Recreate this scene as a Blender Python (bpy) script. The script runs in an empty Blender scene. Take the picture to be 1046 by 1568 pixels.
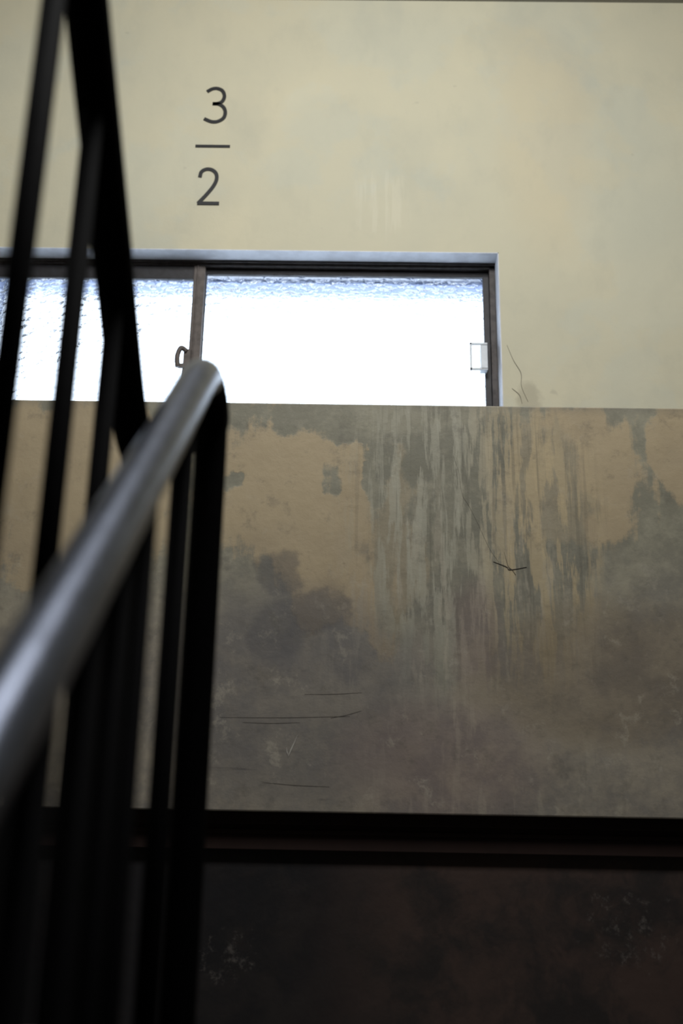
import bpy, bmesh, math, random
from mathutils import Matrix, Vector
random.seed(4)
EYE=1.6
sc=bpy.context.scene
try:
    sc.view_settings.view_transform='Standard'
    sc.view_settings.look='None'
except Exception: pass

def lin(c):
    return tuple(((x/255)/12.92 if x/255<=.04045 else (((x/255)+.055)/1.055)**2.4) for x in c)+(1,)

# ---------------- node helpers ----------------
class NT:
    def __init__(s,name):
        s.m=bpy.data.materials.new(name); s.m.use_nodes=True
        s.t=s.m.node_tree; s.t.nodes.clear()
        s.out=s.t.nodes.new('ShaderNodeOutputMaterial')
        s.tc=s.t.nodes.new('ShaderNodeTexCoord')
        s.P=s.tc.outputs['Object']
    def link(s,a,b):
        if hasattr(a,'default_value') and hasattr(a,'links'): s.t.links.new(a,b)
        else: b.default_value=a
    def math(s,op,a,b=0.0,c=None,clamp=False):
        n=s.t.nodes.new('ShaderNodeMath'); n.operation=op; n.use_clamp=clamp
        s.link(a,n.inputs[0]); s.link(b,n.inputs[1])
        if c is not None: s.link(c,n.inputs[2])
        return n.outputs[0]
    def vscale(s,v,sc_,loc=(0,0,0)):
        n=s.t.nodes.new('ShaderNodeMapping'); s.link(v,n.inputs[0])
        n.inputs['Scale'].default_value=sc_; n.inputs['Location'].default_value=loc
        return n.outputs[0]
    def noise(s,v,scale,detail=4,rough=.55,color=False,dist=0):
        n=s.t.nodes.new('ShaderNodeTexNoise'); s.link(v,n.inputs['Vector'])
        n.inputs['Scale'].default_value=scale; n.inputs['Detail'].default_value=detail
        n.inputs['Roughness'].default_value=rough; n.inputs['Distortion'].default_value=dist
        return n.outputs['Color' if color else 'Fac']
    def ss(s,v,a,b,o0=0.0,o1=1.0):
        n=s.t.nodes.new('ShaderNodeMapRange'); n.interpolation_type='SMOOTHSTEP'
        s.link(v,n.inputs[0]); n.inputs[1].default_value=a; n.inputs[2].default_value=b
        n.inputs[3].default_value=o0; n.inputs[4].default_value=o1
        return n.outputs[0]
    def mix(s,f,a,b):
        n=s.t.nodes.new('ShaderNodeMix'); n.data_type='RGBA'
        s.link(f,n.inputs[0]); s.link(a,n.inputs[6]); s.link(b,n.inputs[7])
        return n.outputs[2]
    def warp(s,amount,scale,detail=4):
        c=s.noise(s.P,scale,detail,.6,color=True)
        n=s.t.nodes.new('ShaderNodeVectorMath'); n.operation='SUBTRACT'
        s.link(c,n.inputs[0]); n.inputs[1].default_value=(.5,.5,.5)
        n2=s.t.nodes.new('ShaderNodeVectorMath'); n2.operation='MULTIPLY_ADD'
        s.link(n.outputs[0],n2.inputs[0]); n2.inputs[1].default_value=(amount,)*3
        s.link(s.P,n2.inputs[2]); return n2.outputs[0]
    def blob(s,v,cx,cz,rx,rz,soft=.25):
        n=s.t.nodes.new('ShaderNodeSeparateXYZ'); s.link(v,n.inputs[0])
        a=s.math('DIVIDE',s.math('SUBTRACT',n.outputs[0],cx),rx)
        b=s.math('DIVIDE',s.math('SUBTRACT',n.outputs[2],cz),rz)
        d=s.math('ADD',s.math('MULTIPLY',a,a),s.math('MULTIPLY',b,b))
        return s.ss(d,1-soft,1+soft,1.0,0.0)
    def vmax(s,*a):
        r=a[0]
        for x in a[1:]: r=s.math('MAXIMUM',r,x)
        return r
    def ragged(s,field,fract,amt,a=.47,b=.53):
        return s.ss(s.math('ADD',field,s.math('MULTIPLY',s.math('SUBTRACT',fract,.5),amt)),a,b)
    def bsdf(s,col,rough=.6,metal=0,bump=None,bs=.2,bd=.01,spec=.5):
        p=s.t.nodes.new('ShaderNodeBsdfPrincipled')
        s.link(col,p.inputs['Base Color']); s.link(rough,p.inputs['Roughness'])
        p.inputs['Metallic'].default_value=metal
        p.inputs['Specular IOR Level'].default_value=spec
        if bump is not None:
            b=s.t.nodes.new('ShaderNodeBump'); b.inputs['Strength'].default_value=bs
            b.inputs['Distance'].default_value=bd; s.link(bump,b.inputs['Height'])
            s.t.links.new(b.outputs[0],p.inputs['Normal'])
        s.t.links.new(p.outputs[0],s.out.inputs[0]); return s.m

# ---- cream plaster
def plaster():
    n=NT('cream_plaster')
    w=n.warp(.25,2.0)
    f1=n.ss(n.noise(w,1.1,3),.35,.7)
    col=n.mix(f1,lin((188,186,167)),lin((198,193,170)))
    f2=n.ss(n.noise(n.vscale(w,(1,1,.55),(3,2,1)),2.3,4),.45,.7)
    col=n.mix(n.math('MULTIPLY',f2,.5),col,lin((172,173,160)))
    pt=n.blob(w,-.05,4.2,.45,.55,.5)
    col=n.mix(n.math('MULTIPLY',pt,.35),col,lin((172,174,161)))
    fr=n.noise(n.P,5,6,.6)
    dr=n.ss(n.noise(n.vscale(n.P,(30,1,2)),1.0,3),.5,.62)
    drm=n.blob(n.warp(.2,8),.12,4.22,.13,.16,.7)
    col=n.mix(n.math('MULTIPLY',n.math('MULTIPLY',dr,drm),.28),col,lin((208,206,190)))
    rw=n.blob(w,.85,4.6,.2,.6,.7)
    col=n.mix(n.math('MULTIPLY',rw,.3),col,lin((194,180,150)))
    sm=n.blob(n.warp(.08,14),.73,3.29,.05,.07,.6)
    col=n.mix(n.math('MULTIPLY',sm,.5),col,lin((136,132,120)))
    patches=n.ragged(n.math('MULTIPLY',n.noise(n.vscale(n.P,(1,1,1),(9,1,4)),1.6,1),1.0),fr,.7,.42,.52)
    col=n.mix(n.math('MULTIPLY',patches,.18),col,lin((204,189,152)))
    fines=n.ss(n.noise(n.vscale(n.P,(1,1,.6),(1,1,7)),6,6,.65),.5,.68)
    col=n.mix(n.math('MULTIPLY',fines,.13),col,lin((160,160,146)))
    sp=n.ss(n.noise(n.P,9,2),.74,.78)
    col=n.mix(n.math('MULTIPLY',sp,.3),col,lin((150,146,132)))
    b=n.noise(n.P,6,6,.6)
    return n.bsdf(col,.7,0,b,.25,.02,.25)

def parapet_mat():
    n=NT('stained_plaster')
    w=n.warp(.10,9,6)
    sep=n.t.nodes.new('ShaderNodeSeparateXYZ'); n.link(n.P,sep.inputs[0])
    z=sep.outputs[2]
    fr=n.noise(n.P,7,8,.68)
    frv=n.noise(n.vscale(n.P,(22,1,3.2),(2,0,5)),1.0,6,.62)
    frv2=n.noise(n.vscale(n.P,(44,1,4.5),(8,0,1)),1.0,5,.6)
    upper=n.mix(n.ss(fr,.38,.62),lin((126,123,108)),lin((148,144,126)))
    low=n.mix(n.ss(fr,.35,.65),lin((124,119,112)),lin((156,147,131)))
    base=n.mix(n.ss(n.math('ADD',z,n.math('MULTIPLY',fr,.3)),2.12,2.55,1,0),upper,low)
    S=1.0
    soft=n.vmax(n.blob(w,-.13,2.50,.31,.27,S),n.blob(w,.00,2.25,.22,.19,S),n.blob(w,-.84,2.47,.40,.28,S),
               n.blob(w,.62,2.52,.22,.22,S),n.blob(w,.93,2.62,.10,.18,S),n.blob(w,.09,2.20,.07,.2,S))
    holes=n.vmax(n.blob(w,-.064,2.50,.035,.06,S),n.blob(w,.07,2.53,.035,.11,S),n.blob(w,-.33,2.49,.035,.035,S),n.blob(w,-.02,2.68,.25,.06,S))
    fld=n.math('SUBTRACT',soft,n.math('MULTIPLY',holes,.6))
    edge=n.math('ADD',n.math('MULTIPLY',fr,.55),n.math('MULTIPLY',frv,.45))
    tan=n.ragged(fld,edge,2.4,.42,.66)
    tcol=n.mix(n.ss(n.noise(n.P,3,4),.35,.65),lin((166,149,121)),lin((175,157,126)))
    col=n.mix(n.math('MULTIPLY',tan,.8),base,tcol)
    S=.9
    band=n.vmax(n.blob(w,.28,2.42,.26,.46,S),n.blob(w,.50,2.36,.17,.36,S))
    wash=n.ragged(band,frv,1.6,.45,.7)
    col=n.mix(n.math('MULTIPLY',wash,.6),col,n.mix(n.ss(fr,.4,.6),lin((116,114,101)),lin((136,132,116))))
    st=n.math('MULTIPLY',n.ss(frv,.50,.55),band)
    st2=n.math('MULTIPLY',n.ss(frv2,.53,.59),band)
    warm=n.mix(n.ss(sep.outputs[0],.28,.46),lin((162,159,143)),lin((180,163,130)))
    col=n.mix(n.math('MULTIPLY',st,.7),col,warm)
    col=n.mix(n.math('MULTIPLY',st2,.6),col,warm)
    dkst=n.math('MULTIPLY',n.ss(n.noise(n.vscale(n.P,(60,1,2.5),(4,0,2)),1.0,3,.5),.58,.66),band)
    col=n.mix(n.math('MULTIPLY',dkst,.4),col,lin((98,95,84)))
    lowrun=n.math('MULTIPLY',n.ss(n.noise(n.vscale(n.P,(26,1,4),(7,0,3)),1.0,5,.65),.53,.62),n.blob(w,.30,1.98,.36,.44,.8))
    col=n.mix(n.math('MULTIPLY',lowrun,.55),col,lin((168,160,143)))
    dk=n.ragged(n.vmax(n.blob(w,-.19,2.23,.07,.07,1),n.blob(w,-.20,2.06,.09,.08,1),n.blob(w,-.10,2.13,.12,.07,1)),fr,1.6,.40,.85)
    col=n.mix(n.math('MULTIPLY',dk,.5),col,lin((80,79,82)))
    dk2=n.ragged(n.blob(w,-.14,1.92,.36,.30,1),fr,1.2,.3,.9)
    col=n.mix(n.math('MULTIPLY',dk2,.45),col,lin((92,91,94)))
    rd=n.vmax(n.blob(w,.33,2.08,.06,.14,1),n.blob(w,.24,1.74,.25,.15,1))
    col=n.mix(n.math('MULTIPLY',rd,.35),col,lin((130,108,106)))
    br=n.ragged(n.blob(w,.72,1.98,.4,.2,1),fr,1,.25,.95)
    col=n.mix(n.math('MULTIPLY',br,.45),col,lin((110,96,76)))
    lt=n.ss(n.noise(n.warp(.05,25,3),13,7,.75),.57,.68)
    col=n.mix(n.math('MULTIPLY',lt,n.ss(z,1.65,2.5,.5,.15)),col,lin((174,167,151)))
    dkn=n.ss(n.noise(n.vscale(n.P,(1,1,1),(5,5,5)),16,6,.7),.54,.70)
    col=n.mix(n.math('MULTIPLY',dkn,.35),col,lin((94,90,82)))
    hs=n.ss(n.noise(n.vscale(n.P,(3,1,40),(1,0,0)),1.0,3,.5),.64,.72)
    col=n.mix(n.math('MULTIPLY',hs,n.math('MULTIPLY',n.blob(w,-.1,1.82,.35,.22,.8),.45)),col,lin((72,70,72)))
    e=n.ss(z,2.700,2.733)
    col=n.mix(n.math('MULTIPLY',e,.4),col,lin((122,118,106)))
    b=n.math('ADD',n.noise(n.P,12,6,.65),n.math('MULTIPLY',tan,.12))
    return n.bsdf(col,n.ss(n.noise(n.P,8,3),.3,.7,.45,.65),0,b,.3,.008,.3)

def dado_mat():
    n=NT('dark_gloss_dado_paint')
    w=n.warp(.3,4)
    sep=n.t.nodes.new('ShaderNodeSeparateXYZ'); n.link(n.P,sep.inputs[0])
    fr=n.noise(w,5,7,.65)
    col=n.mix(n.ss(n.math('ADD',sep.outputs[0],n.math('MULTIPLY',fr,.3)),-.05,.35),lin((32,31,33)),lin((68,55,50)))
    col=n.mix(n.ss(fr,.4,.66),col,lin((44,40,39)))
    lt=n.ragged(n.vmax(n.blob(w,-.28,1.28,.12,.12,1),n.blob(w,.72,1.34,.16,.16,1),n.math('MULTIPLY',n.blob(w,.1,1.2,.5,.2,1),.7)),n.noise(n.P,30,6,.8),2.6,1.02,1.4)
    col=n.mix(n.math('MULTIPLY',lt,.45),col,lin((116,110,105)))
    return n.bsdf(col,.5,0,n.noise(n.P,10,5),.3,.01,.35)

def simple(name,c,rough=.5,metal=0,sc_=20,amt=.3,c2=None,bs=.1,spec=.5,stretch=(1,1,1)):
    n=NT(name); c2=c2 or tuple(x*.7 for x in c)
    col=n.mix(n.math('MULTIPLY',n.ss(n.noise(n.vscale(n.P,stretch),sc_,5),.35,.7),amt),lin(c),lin(c2))
    return n.bsdf(col,rough,metal,n.noise(n.vscale(n.P,stretch),sc_*2,4),bs,.003,spec)

M_pl=plaster(); M_par=parapet_mat(); M_dado=dado_mat()
M_trim=simple('recess_shade_trim_paint',(40,28,25),.6,0,20,.3,None,.1,.2)  # brown trim, darkened to carry the recess shadow below the parapet
M_rev=simple('sky_tinted_reveal_paint',(205,208,216),.6,0,15,.4,(160,160,165))  # white reveal paint, blue sky light mixed into its colour
M_frame=simple('weathered_steel_frame',(66,60,58),.6,.2,40,.8,(34,30,28),.3)
M_frame2=simple('dark_sash_steel',(34,32,36),.55,.2,40,.8,(20,18,18),.3)
M_mull=simple('brown_sash_paint',(88,79,74),.6,0,30,.7,(58,50,46),.3)
M_white=simple('latch_enamel',(196,202,208),.4)
M_steel=simple('brushed_steel',(112,118,134),.32,.95,30,.4,(74,78,90),.15,.5,(3,1,1))
M_black=simple('black_paint_silhouette',(6,6,8),.8,0,30,.5,(4,4,5),.15,.06)  # black bars and posts; also the painted silhouette of the upper handrail
M_ink=simple('black_sign_paint',(24,24,26),.6,0,30,.3)
M_crack=simple('crack_line',(120,114,102),.8)  # own colour of the cracks, darker than the plaster
M_dark=simple('scuff_mark',(84,78,70),.8)
M_scr=simple('pale_scratch',(176,172,164),.7)
M_floor=simple('terrazzo_stone',(70,66,62),.5,0,60,.6,(50,46,44))
M_ceil=simple('ceiling_paint',(150,148,140),.8,0,3,.3)
M_out=simple('exterior_render',(150,163,195),.8)
M_back=simple('grey_stairwell_paint',(104,102,96),.8,0,3,.4)

def glass():
    n=NT('hammered_glass')
    v=n.t.nodes.new('ShaderNodeTexVoronoi'); n.link(n.vscale(n.warp(.03,25,2),(1,1,1.5)),v.inputs['Vector']); v.inputs['Scale'].default_value=27
    b=n.t.nodes.new('ShaderNodeBump'); b.inputs['Strength'].default_value=1; b.inputs['Distance'].default_value=.028
    n.link(n.math('POWER',v.outputs['Distance'],1.5),b.inputs['Height'])
    r=n.t.nodes.new('ShaderNodeBsdfRefraction'); r.inputs['Roughness'].default_value=.07; r.inputs['IOR'].default_value=1.30
    r.inputs['Color'].default_value=(.95,.97,1,1)
    n.t.links.new(b.outputs[0],r.inputs['Normal'])
    t=n.t.nodes.new('ShaderNodeBsdfTransparent'); t.inputs[0].default_value=(.92,.95,1,1)
    m=n.t.nodes.new('ShaderNodeMixShader'); m.inputs[0].default_value=.78
    n.t.links.new(t.outputs[0],m.inputs[1]); n.t.links.new(r.outputs[0],m.inputs[2])
    n.t.links.new(m.outputs[0],n.out.inputs[0]); return n.m
M_glass=glass()

# ---------------- mesh helpers ----------------
def obj(name,bm,mats,parent=None,smooth=False,bevel=0):
    me=bpy.data.meshes.new(name); bmesh.ops.recalc_face_normals(bm,faces=bm.faces); bm.to_mesh(me); bm.free()
    for m in mats: me.materials.append(m)
    o=bpy.data.objects.new(name,me); sc.collection.objects.link(o)
    if smooth:
        for p in me.polygons: p.use_smooth=True
    if bevel:
        b=o.modifiers.new('bevel','BEVEL'); b.width=bevel; b.segments=2; b.limit_method='ANGLE'
    if parent: o.parent=parent
    return o
def box(bm,x0,x1,y0,y1,z0,z1,mi=0):
    v=[bm.verts.new(c) for c in ((x0,y0,z0),(x1,y0,z0),(x1,y1,z0),(x0,y1,z0),(x0,y0,z1),(x1,y0,z1),(x1,y1,z1),(x0,y1,z1))]
    for f in ((0,3,2,1),(4,5,6,7),(0,1,5,4),(1,2,6,5),(2,3,7,6),(3,0,4,7)):
        fc=bm.faces.new([v[i] for i in f]); fc.material_index=mi
def boxes(name,lst,mats,parent=None,bevel=0):
    bm=bmesh.new()
    for b in lst: box(bm,*b)
    return obj(name,bm,mats,parent,False,bevel)
def empty(name):
    e=bpy.data.objects.new(name,None); sc.collection.objects.link(e); return e
def catmull(pts,n=8):
    P=[Vector(p) for p in pts]; P=[P[0]*2-P[1]]+P+[P[-1]*2-P[-2]]; out=[]
    for i in range(1,len(P)-2):
        a,b,c,d=P[i-1:i+3]
        for k in range(n):
            t=k/n
            out.append(.5*((2*b)+(c-a)*t+(2*a-5*b+4*c-d)*t*t+(3*b-a-3*c+d)*t**3))
    out.append(P[-2]); return out
def tube(bm,path,r,seg=20,matf=None,cap=True):
    rings=[]; up=Vector((1,0,0.01)); T=None
    for i,p in enumerate(path):
        t=(path[min(i+1,len(path)-1)]-path[max(i-1,0)]).normalized()
        if T is None:
            nrm=up-t*up.dot(t); nrm.normalize()
        else:
            nrm=nrm-t*nrm.dot(t); nrm.normalize()
        T=t; bn=t.cross(nrm)
        rr=r(p) if callable(r) else r
        rings.append([bm.verts.new(p+(nrm*math.cos(2*math.pi*k/seg)+bn*math.sin(2*math.pi*k/seg))*rr) for k in range(seg)])
    for i in range(len(rings)-1):
        for k in range(seg):
            f=bm.faces.new((rings[i][k],rings[i][(k+1)%seg],rings[i+1][(k+1)%seg],rings[i+1][k])); f.smooth=True
            if matf: f.material_index=matf(path[i])
    if cap:
        bm.faces.new(rings[0]); f=bm.faces.new(rings[-1])
        if matf: f.material_index=matf(path[-1])
def ribbon(bm,pts,w,y0,y1,mi=0,taper=False):
    n=len(pts); F=[];B=[]
    for i in range(n):
        a=Vector(pts[max(i-1,0)]); b=Vector(pts[min(i+1,n-1)]); t=(b-a).normalized(); q=Vector((-t.y,t.x))
        ww=w/2*((1-abs(2*i/(n-1)-1)*.8) if taper else 1)
        p=Vector(pts[i])
        F.append((bm.verts.new((p.x+q.x*ww,y0,p.y+q.y*ww)),bm.verts.new((p.x-q.x*ww,y0,p.y-q.y*ww))))
        B.append((bm.verts.new((p.x+q.x*ww,y1,p.y+q.y*ww)),bm.verts.new((p.x-q.x*ww,y1,p.y-q.y*ww))))
    for i in range(n-1):
        for q in ((F[i][0],F[i+1][0],F[i+1][1],F[i][1]),(B[i][0],B[i][1],B[i+1][1],B[i+1][0]),
                  (F[i][0],B[i][0],B[i+1][0],F[i+1][0]),(F[i][1],F[i+1][1],B[i+1][1],B[i][1])):
            bm.faces.new(q).material_index=mi
    for i in (0,n-1): bm.faces.new((F[i][0],F[i][1],B[i][1],B[i][0])).material_index=mi
def smooth2(pts,n=6):
    return [(v.x,v.y) for v in catmull([(a,b,0) for a,b in pts],n)]

XL,XR=-1.8,1.7; YB=-2.8; CE=EYE+3.745; LAND=1.1; LOW=-1.36
WX0,WX1=-1.66,.622; WZ0,WZ1=EYE+1.42,EYE+2.377
# ---------------- room shell ----------------
wall_far=boxes('wall_far',[(XL,WX0,3.85,4.10,2.6,CE),(WX1,XR,3.85,4.10,2.6,CE),(WX0,WX1,3.85,4.10,WZ1,CE),(WX0,WX1,3.85,4.10,2.6,WZ0)],[M_pl])
boxes('wall_left',[(XL-.15,XL,YB-.15,4.10,LOW-.15,CE)],[M_back])
boxes('wall_right',[(XR,XR+.15,YB-.15,4.10,LOW-.15,CE)],[M_back])
boxes('wall_back',[(XL,XR,YB-.15,YB,LOW-.15,CE)],[M_back])
boxes('ceiling',[(XL-.15,XR+.15,YB-.15,4.10,CE,CE+.15)],[M_ceil])
boxes('floor',[(XL,XR,YB,2.70,LOW-.15,LOW)],[M_floor])
wall_par=boxes('wall_parapet',[(XL,XR,2.64,2.79,EYE+.008,EYE+1.132)],[M_par],bevel=.004)
boxes('wall_lower',[(XL,XR,2.70,2.80,LOW,EYE+.008)],[M_dado])
boxes('trim_1',[(XL,XR,2.680,2.70,EYE-.085,EYE+.008),(XL,XR,2.668,2.680,EYE-.022,EYE+.008),(XL,XR,2.674,2.680,EYE-.045,EYE-.035)],[M_trim],bevel=.002)
boxes('floor_ledge',[(XL,XR,2.80,4.10,2.45,2.6)],[M_floor])

# ---------------- window ----------------
win=empty('window_1')
t=.002
boxes('reveal',[(WX0,WX1,3.848,4.10,WZ1-t*2,WZ1),(WX1-t*2,WX1,3.848,4.10,WZ0,WZ1)],[M_rev],win)
x1=WX1-.004; z1=WZ1-.004
boxes('outer_frame',[(WX0,x1,3.94,4.0,z1-.022,z1),(x1-.026,x1,3.94,4.0,WZ0,z1),(WX0,WX0+.03,3.94,4.0,WZ0,z1),(WX0,x1,3.94,4.0,WZ0,WZ0+.03),
   (WX0,x1,3.93,3.94,z1-.010,z1)],[M_frame],win,.002)
zg=EYE+2.322
boxes('sash_right',[(-.70,x1-.026,3.965,3.985,zg,z1-.022),(.566,x1-.026,3.960,3.985,WZ0+.03,zg),(-.70,-.672,3.965,3.985,WZ0+.03,zg),(-.70,x1-.026,3.965,3.985,WZ0+.03,WZ0+.06)],[M_frame2],win,.002)
zl=EYE+2.285
boxes('sash_left',[(WX0+.03,-.70,3.945,3.963,zl,z1-.022),(WX0+.03,WX0+.06,3.945,3.963,WZ0+.03,zl),(WX0+.03,-.70,3.945,3.963,WZ0+.03,WZ0+.06)],[M_frame2],win,.002)
boxes('meeting_stile',[(-.727,-.676,3.940,3.964,WZ0+.03,z1-.022),(-.712,-.705,3.934,3.94,WZ0+.03,z1-.022)],[M_mull],win,.003)
boxes('pane_right',[(-.672,.566,3.975,3.976,WZ0+.06,zg)],[M_glass],win)
boxes('pane_left',[(WX0+.06,-.727,3.954,3.955,WZ0+.06,zl)],[M_glass],win)
boxes('exterior_lintel',[(WX0-.3,WX1+.3,4.10,4.25,WZ1-.02,WZ1+.2),(WX0-.3,WX0,4.10,4.2,WZ0,WZ1-.02),(WX1,WX1+.3,4.10,4.2,WZ0,WZ1-.02)],[M_out],win)
lx0,lx1,lz0,lz1=.495,.572,EYE+1.845,EYE+1.975
boxes('latch_handle',[(lx0,lx0+.010,3.915,3.925,lz0,lz1),(lx0,lx1,3.915,3.925,lz1-.011,lz1),(lx0,lx1,3.915,3.925,lz0,lz0+.011),(lx1-.03,lx1,3.915,3.965,lz0+.004,lz1-.012)],[M_white],win,.002)
bm=bmesh.new()
box(bm,-.745,-.715,3.925,3.942,EYE+1.80,EYE+1.93); box(bm,-.765,-.735,3.92,3.93,EYE+1.84,EYE+1.86)
tube(bm,catmull([(-.732,3.925,EYE+1.92),(-.755,3.915,EYE+1.93),(-.768,3.91,EYE+1.89),(-.765,3.915,EYE+1.84)],6),.011,10)
obj('stile_catch',bm,[M_mull],win)

# ---------------- painted floor number ----------------
sg=empty('floor_number_sign')
def place(pts,cx,z0,w,h): return [(cx-w/2+a*w,z0+b*h) for a,b in pts]
top=smooth2([(.06,.90),(.3,.985),(.55,1.0),(.8,.93),(.91,.77),(.82,.61),(.6,.54),(.36,.535)])
bot=smooth2([(.36,.535),(.65,.525),(.9,.43),(1.0,.27),(.92,.10),(.65,.0),(.35,-.005),(0,.08)])
bm=bmesh.new()
for s_ in (top,bot): ribbon(bm,place(s_,-.663,EYE+3.045,.096,.182),.0165,3.846,3.8495)
obj('digit_3',bm,[M_ink],sg)
bm=bmesh.new(); ribbon(bm,[(-.742,EYE+2.911),(-.584,EYE+2.911)],.0135,3.846,3.8495); obj('fraction_bar',bm,[M_ink],sg)
two=smooth2([(.04,.76),(.1,.92),(.33,1.0),(.6,.98),(.8,.87),(.83,.70),(.7,.5),(.4,.25),(.04,.0)])
bm=bmesh.new(); ribbon(bm,place(two,-.668,EYE+2.61,.096,.178),.0165,3.846,3.8495)
ribbon(bm,place([(0,.0),(1.02,.0)],-.668,EYE+2.61,.096,.178),.0165,3.8455,3.8495)
obj('digit_2',bm,[M_ink],sg)

# ---------------- cracks and scratches ----------------
bm=bmesh.new()
ribbon(bm,smooth2([(.645,EYE+1.93),(.67,EYE+1.86),(.70,EYE+1.80),(.70,EYE+1.74),(.725,EYE+1.67)]),.0022,3.847,3.8495,0,True)
ribbon(bm,smooth2([(.66,EYE+1.73),(.69,EYE+1.70),(.70,EYE+1.66)]),.0018,3.847,3.8495,0,True)
obj('wall_crack',bm,[M_crack],wall_far)
bm=bmesh.new()
ribbon(bm,smooth2([(.28,2.58),(.295,2.53),(.298,2.50),(.305,2.46),(.322,2.43),(.345,2.38),(.375,2.31),(.40,2.27)]),.0007,2.6392,2.6398,0,True)
ribbon(bm,smooth2([(.385,2.272),(.42,2.258),(.43,2.25),(.475,2.258)]),.0022,2.6385,2.6398,2,True)
ribbon(bm,smooth2([(.415,2.30),(.425,2.26),(.435,2.25),(.445,2.235)]),.0012,2.6385,2.6398,2,True)
for (a,b) in (((-.34,1.842),(.0,1.850)),((-.28,1.830),(-.13,1.832)),((-.12,1.905),(.03,1.912)),((-.22,1.68),(-.05,1.672)),((-.05,1.845),(.03,1.865))):
    m_=((a[0]+b[0])/2,(a[1]+b[1])/2-.002); ribbon(bm,smooth2([a,m_,b]),.0009,2.6394,2.6398,2,True)
ribbon(bm,smooth2([(-.158,1.745),(-.150,1.765),(-.135,1.80)]),.0035,2.639,2.6398,1,True)
ribbon(bm,smooth2([(-.158,1.748),(-.161,1.757),(-.163,1.768)]),.0025,2.639,2.6398,1,True)
obj('parapet_scratches',bm,[M_crack,M_scr,M_dark],wall_par)

# ---------------- stairs ----------------
g=.004
stair=empty('concrete_staircase')
rail=empty('stair_railing')
bm=bmesh.new()
box(bm,XL,XR,1.25,2.70,LAND-.18,LAND)
obj('floor_landing',bm,[M_floor])
N=12; tr=.25; rs=.205
def prism(bm,x0,x1,prof,mi=0):
    a=[bm.verts.new((x0,y,z)) for y,z in prof]; b=[bm.verts.new((x1,y,z)) for y,z in prof]
    bm.faces.new(a).material_index=mi; bm.faces.new(b[::-1]).material_index=mi
    for i in range(len(prof)):
        j=(i+1)%len(prof); bm.faces.new((a[i],b[i],b[j],a[j])).material_index=mi
y,z=1.25,LAND-rs
pts=[(1.25,LAND-rs)]
for i in range(N-1):
    y-=tr; pts.append((y,z)); z-=rs
    if i<N-2: pts.append((y,z))
pts.append((y,LOW)); pts.append((y+.3,LOW)); pts.append((1.25,LAND-rs-.2))
bm=bmesh.new(); prism(bm,-.17,XR-g,pts)
obj('lower_flight',bm,[M_floor],stair)
bm=bmesh.new(); prism(bm,-.193,-.171,[(1.25,LAND+.02),(-1.5,LAND+.02-2.75*.82),(-1.5,LAND-.28-2.75*.82),(1.25,LAND-.28)])
obj('lower_stringer',bm,[M_black],rail)
tr2=.225; rs2=.215
y,z=1.25,LAND; pts=[(y,z)]
for i in range(N):
    z+=rs2; pts.append((y,z)); y-=tr2; pts.append((y,z))
ytop,ztop=y,z
pts.append((y,z-.2)); pts.append((1.25,LAND-.18))
bm=bmesh.new(); prism(bm,XL+g,-.346,pts); obj('upper_flight',bm,[M_floor],stair)
bm=bmesh.new(); box(bm,XL,-.346,YB,ytop,ztop-.2,ztop); obj('floor_upper_landing',bm,[M_floor])
bm=bmesh.new(); prism(bm,-.345,-.314,[(1.25,LAND-.18),(1.25,LAND+.06),(ytop,ztop+.06),(ytop,ztop-.3)]); obj('upper_stringer',bm,[M_black],rail)

# ---------------- railing ----------------
XA,XB=-.205,-.303
def zlo(y): return EYE+.529+.82*(y-1.179)
def zup(y): return EYE+.6576+.98*(1.09-y)
lowpts=[(XA,y,zlo(y)) for y in (-1.2,-.6,0,.4,.8,1.0,1.12,1.19)]
turn=[(XA,1.235,EYE+.566),(XA,1.28,EYE+.570),(XA,1.325,EYE+.556),(XA-.006,1.36,EYE+.545),(XA-.03,1.378,EYE+.538),(XB+.03,1.372,EYE+.516),(XB+.005,1.340,EYE+.496),(XB,1.295,EYE+.487)]
uppts=[(XB,y,zup(y)) for y in (1.22,1.12,1.0,.8,.4,0,-.6,-1.2)]
path=catmull(lowpts+turn+uppts,8)
def mf(p): return 0 if (p.x>-.206 and p.y<1.25 and p.z<EYE+.6 and p.x>-.25) else 1  # lower rail stays steel; turn and upper rail get their backlit dark as black
bm=bmesh.new(); tube(bm,path,.0248,28,mf)
obj('handrail',bm,[M_steel,M_black],rail)
bm=bmesh.new()
for yy in [1.125,.935,.855,.77,.665,.58,.49,.40,.31,.22,.13,.04,-.05,-.14,-.3,-.46,-.62,-.78,-.94,-1.1]:
    zt=zlo(yy)-.012; zb=LAND-.12-(1.25-yy)*.82
    tube(bm,[Vector((XA,yy,zb)),Vector((XA,yy,zt))],.0130,14)
obj('lower_balusters',bm,[M_black],rail)
bm=bmesh.new()
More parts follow.
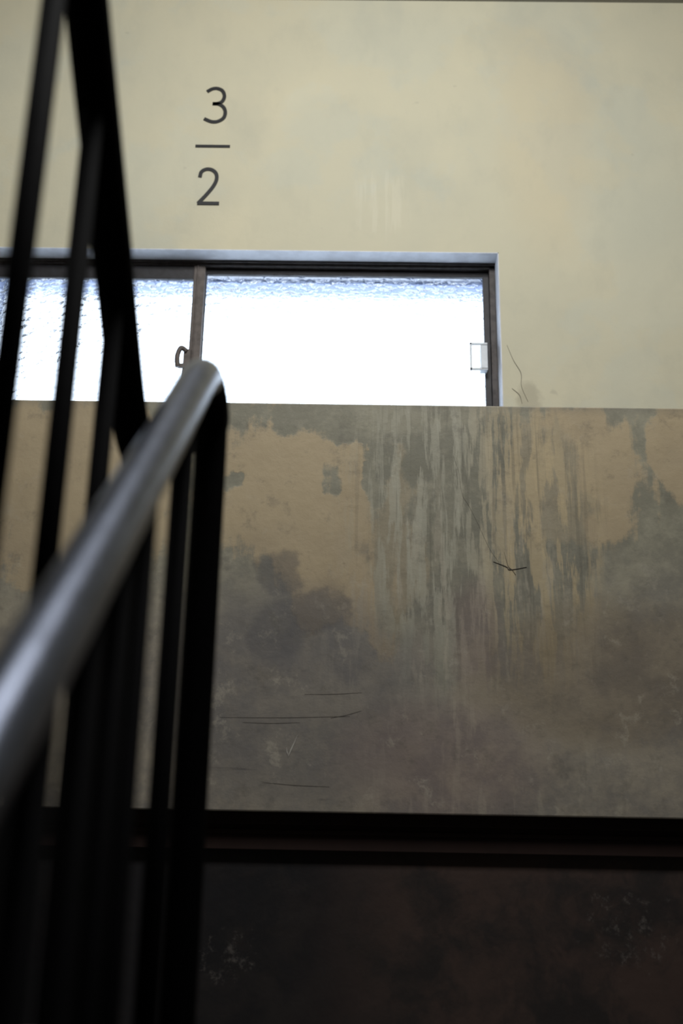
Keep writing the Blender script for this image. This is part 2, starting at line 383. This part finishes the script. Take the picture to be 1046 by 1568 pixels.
for yy in [1.117-.163*i for i in range(0,14)]:
    zt=zup(yy)-.012; zb=LAND-.05+(1.25-yy)*.955
    tube(bm,[Vector((XB,yy,zb)),Vector((XB,yy,zt))],.0120,14)
obj('upper_balusters',bm,[M_black],rail)
bm=bmesh.new()
tube(bm,catmull([(XA,1.30,EYE+.562),(XA,1.328,EYE+.545),(XA,1.34,EYE+.50),(XA,1.34,EYE+.3),(XA,1.34,LAND)],6),.0225,20)
tube(bm,catmull([(XB,1.28,EYE+.49),(XB,1.308,EYE+.475),(XB,1.32,EYE+.44),(XB,1.32,EYE+.3),(XB,1.32,LAND)],6),.0225,20)
for xx,yy in ((XA,1.34),(XB,1.32)):
    tube(bm,[Vector((xx,yy,LAND)),Vector((xx,yy,LAND+.012))],.04,20)
obj('newel_posts',bm,[M_black],rail)

# ---------------- light ----------------
w=bpy.data.worlds.new('World'); sc.world=w; w.use_nodes=True
bg=w.node_tree.nodes['Background']; bg.inputs[0].default_value=(.80,.90,1.0,1); bg.inputs[1].default_value=4.5
def area(name,loc,tgt,sx,sy,power,col):
    l=bpy.data.lights.new(name,'AREA'); l.shape='RECTANGLE'; l.size=sx; l.size_y=sy; l.energy=power; l.color=col
    o=bpy.data.objects.new(name,l); sc.collection.objects.link(o); o.location=loc
    o.rotation_euler=(Vector(tgt)-Vector(loc)).to_track_quat('-Z','Y').to_euler(); return o
area('added_overhead_area',(.1,.9,5.1),(.0,3.4,3.3),1.6,.8,120,(1,1,.98))  # added area lamp below the solid ceiling, lights the walls from above

# ---------------- camera ----------------
c=bpy.data.cameras.new('camera'); co=bpy.data.objects.new('camera',c); sc.collection.objects.link(co)
R=Matrix.Rotation(.012,3,'Z')@Matrix.Rotation(math.pi/2+math.radians(17),3,'X')@Matrix.Rotation(.018,3,'Z')
co.matrix_world=Matrix.Translation((0,0,EYE))@R.to_4x4()
c.sensor_fit='VERTICAL'; c.sensor_height=36; c.lens=35; c.clip_start=.02
c.dof.use_dof=True; c.dof.focus_distance=3.2; c.dof.aperture_fstop=2.1
sc.camera=co
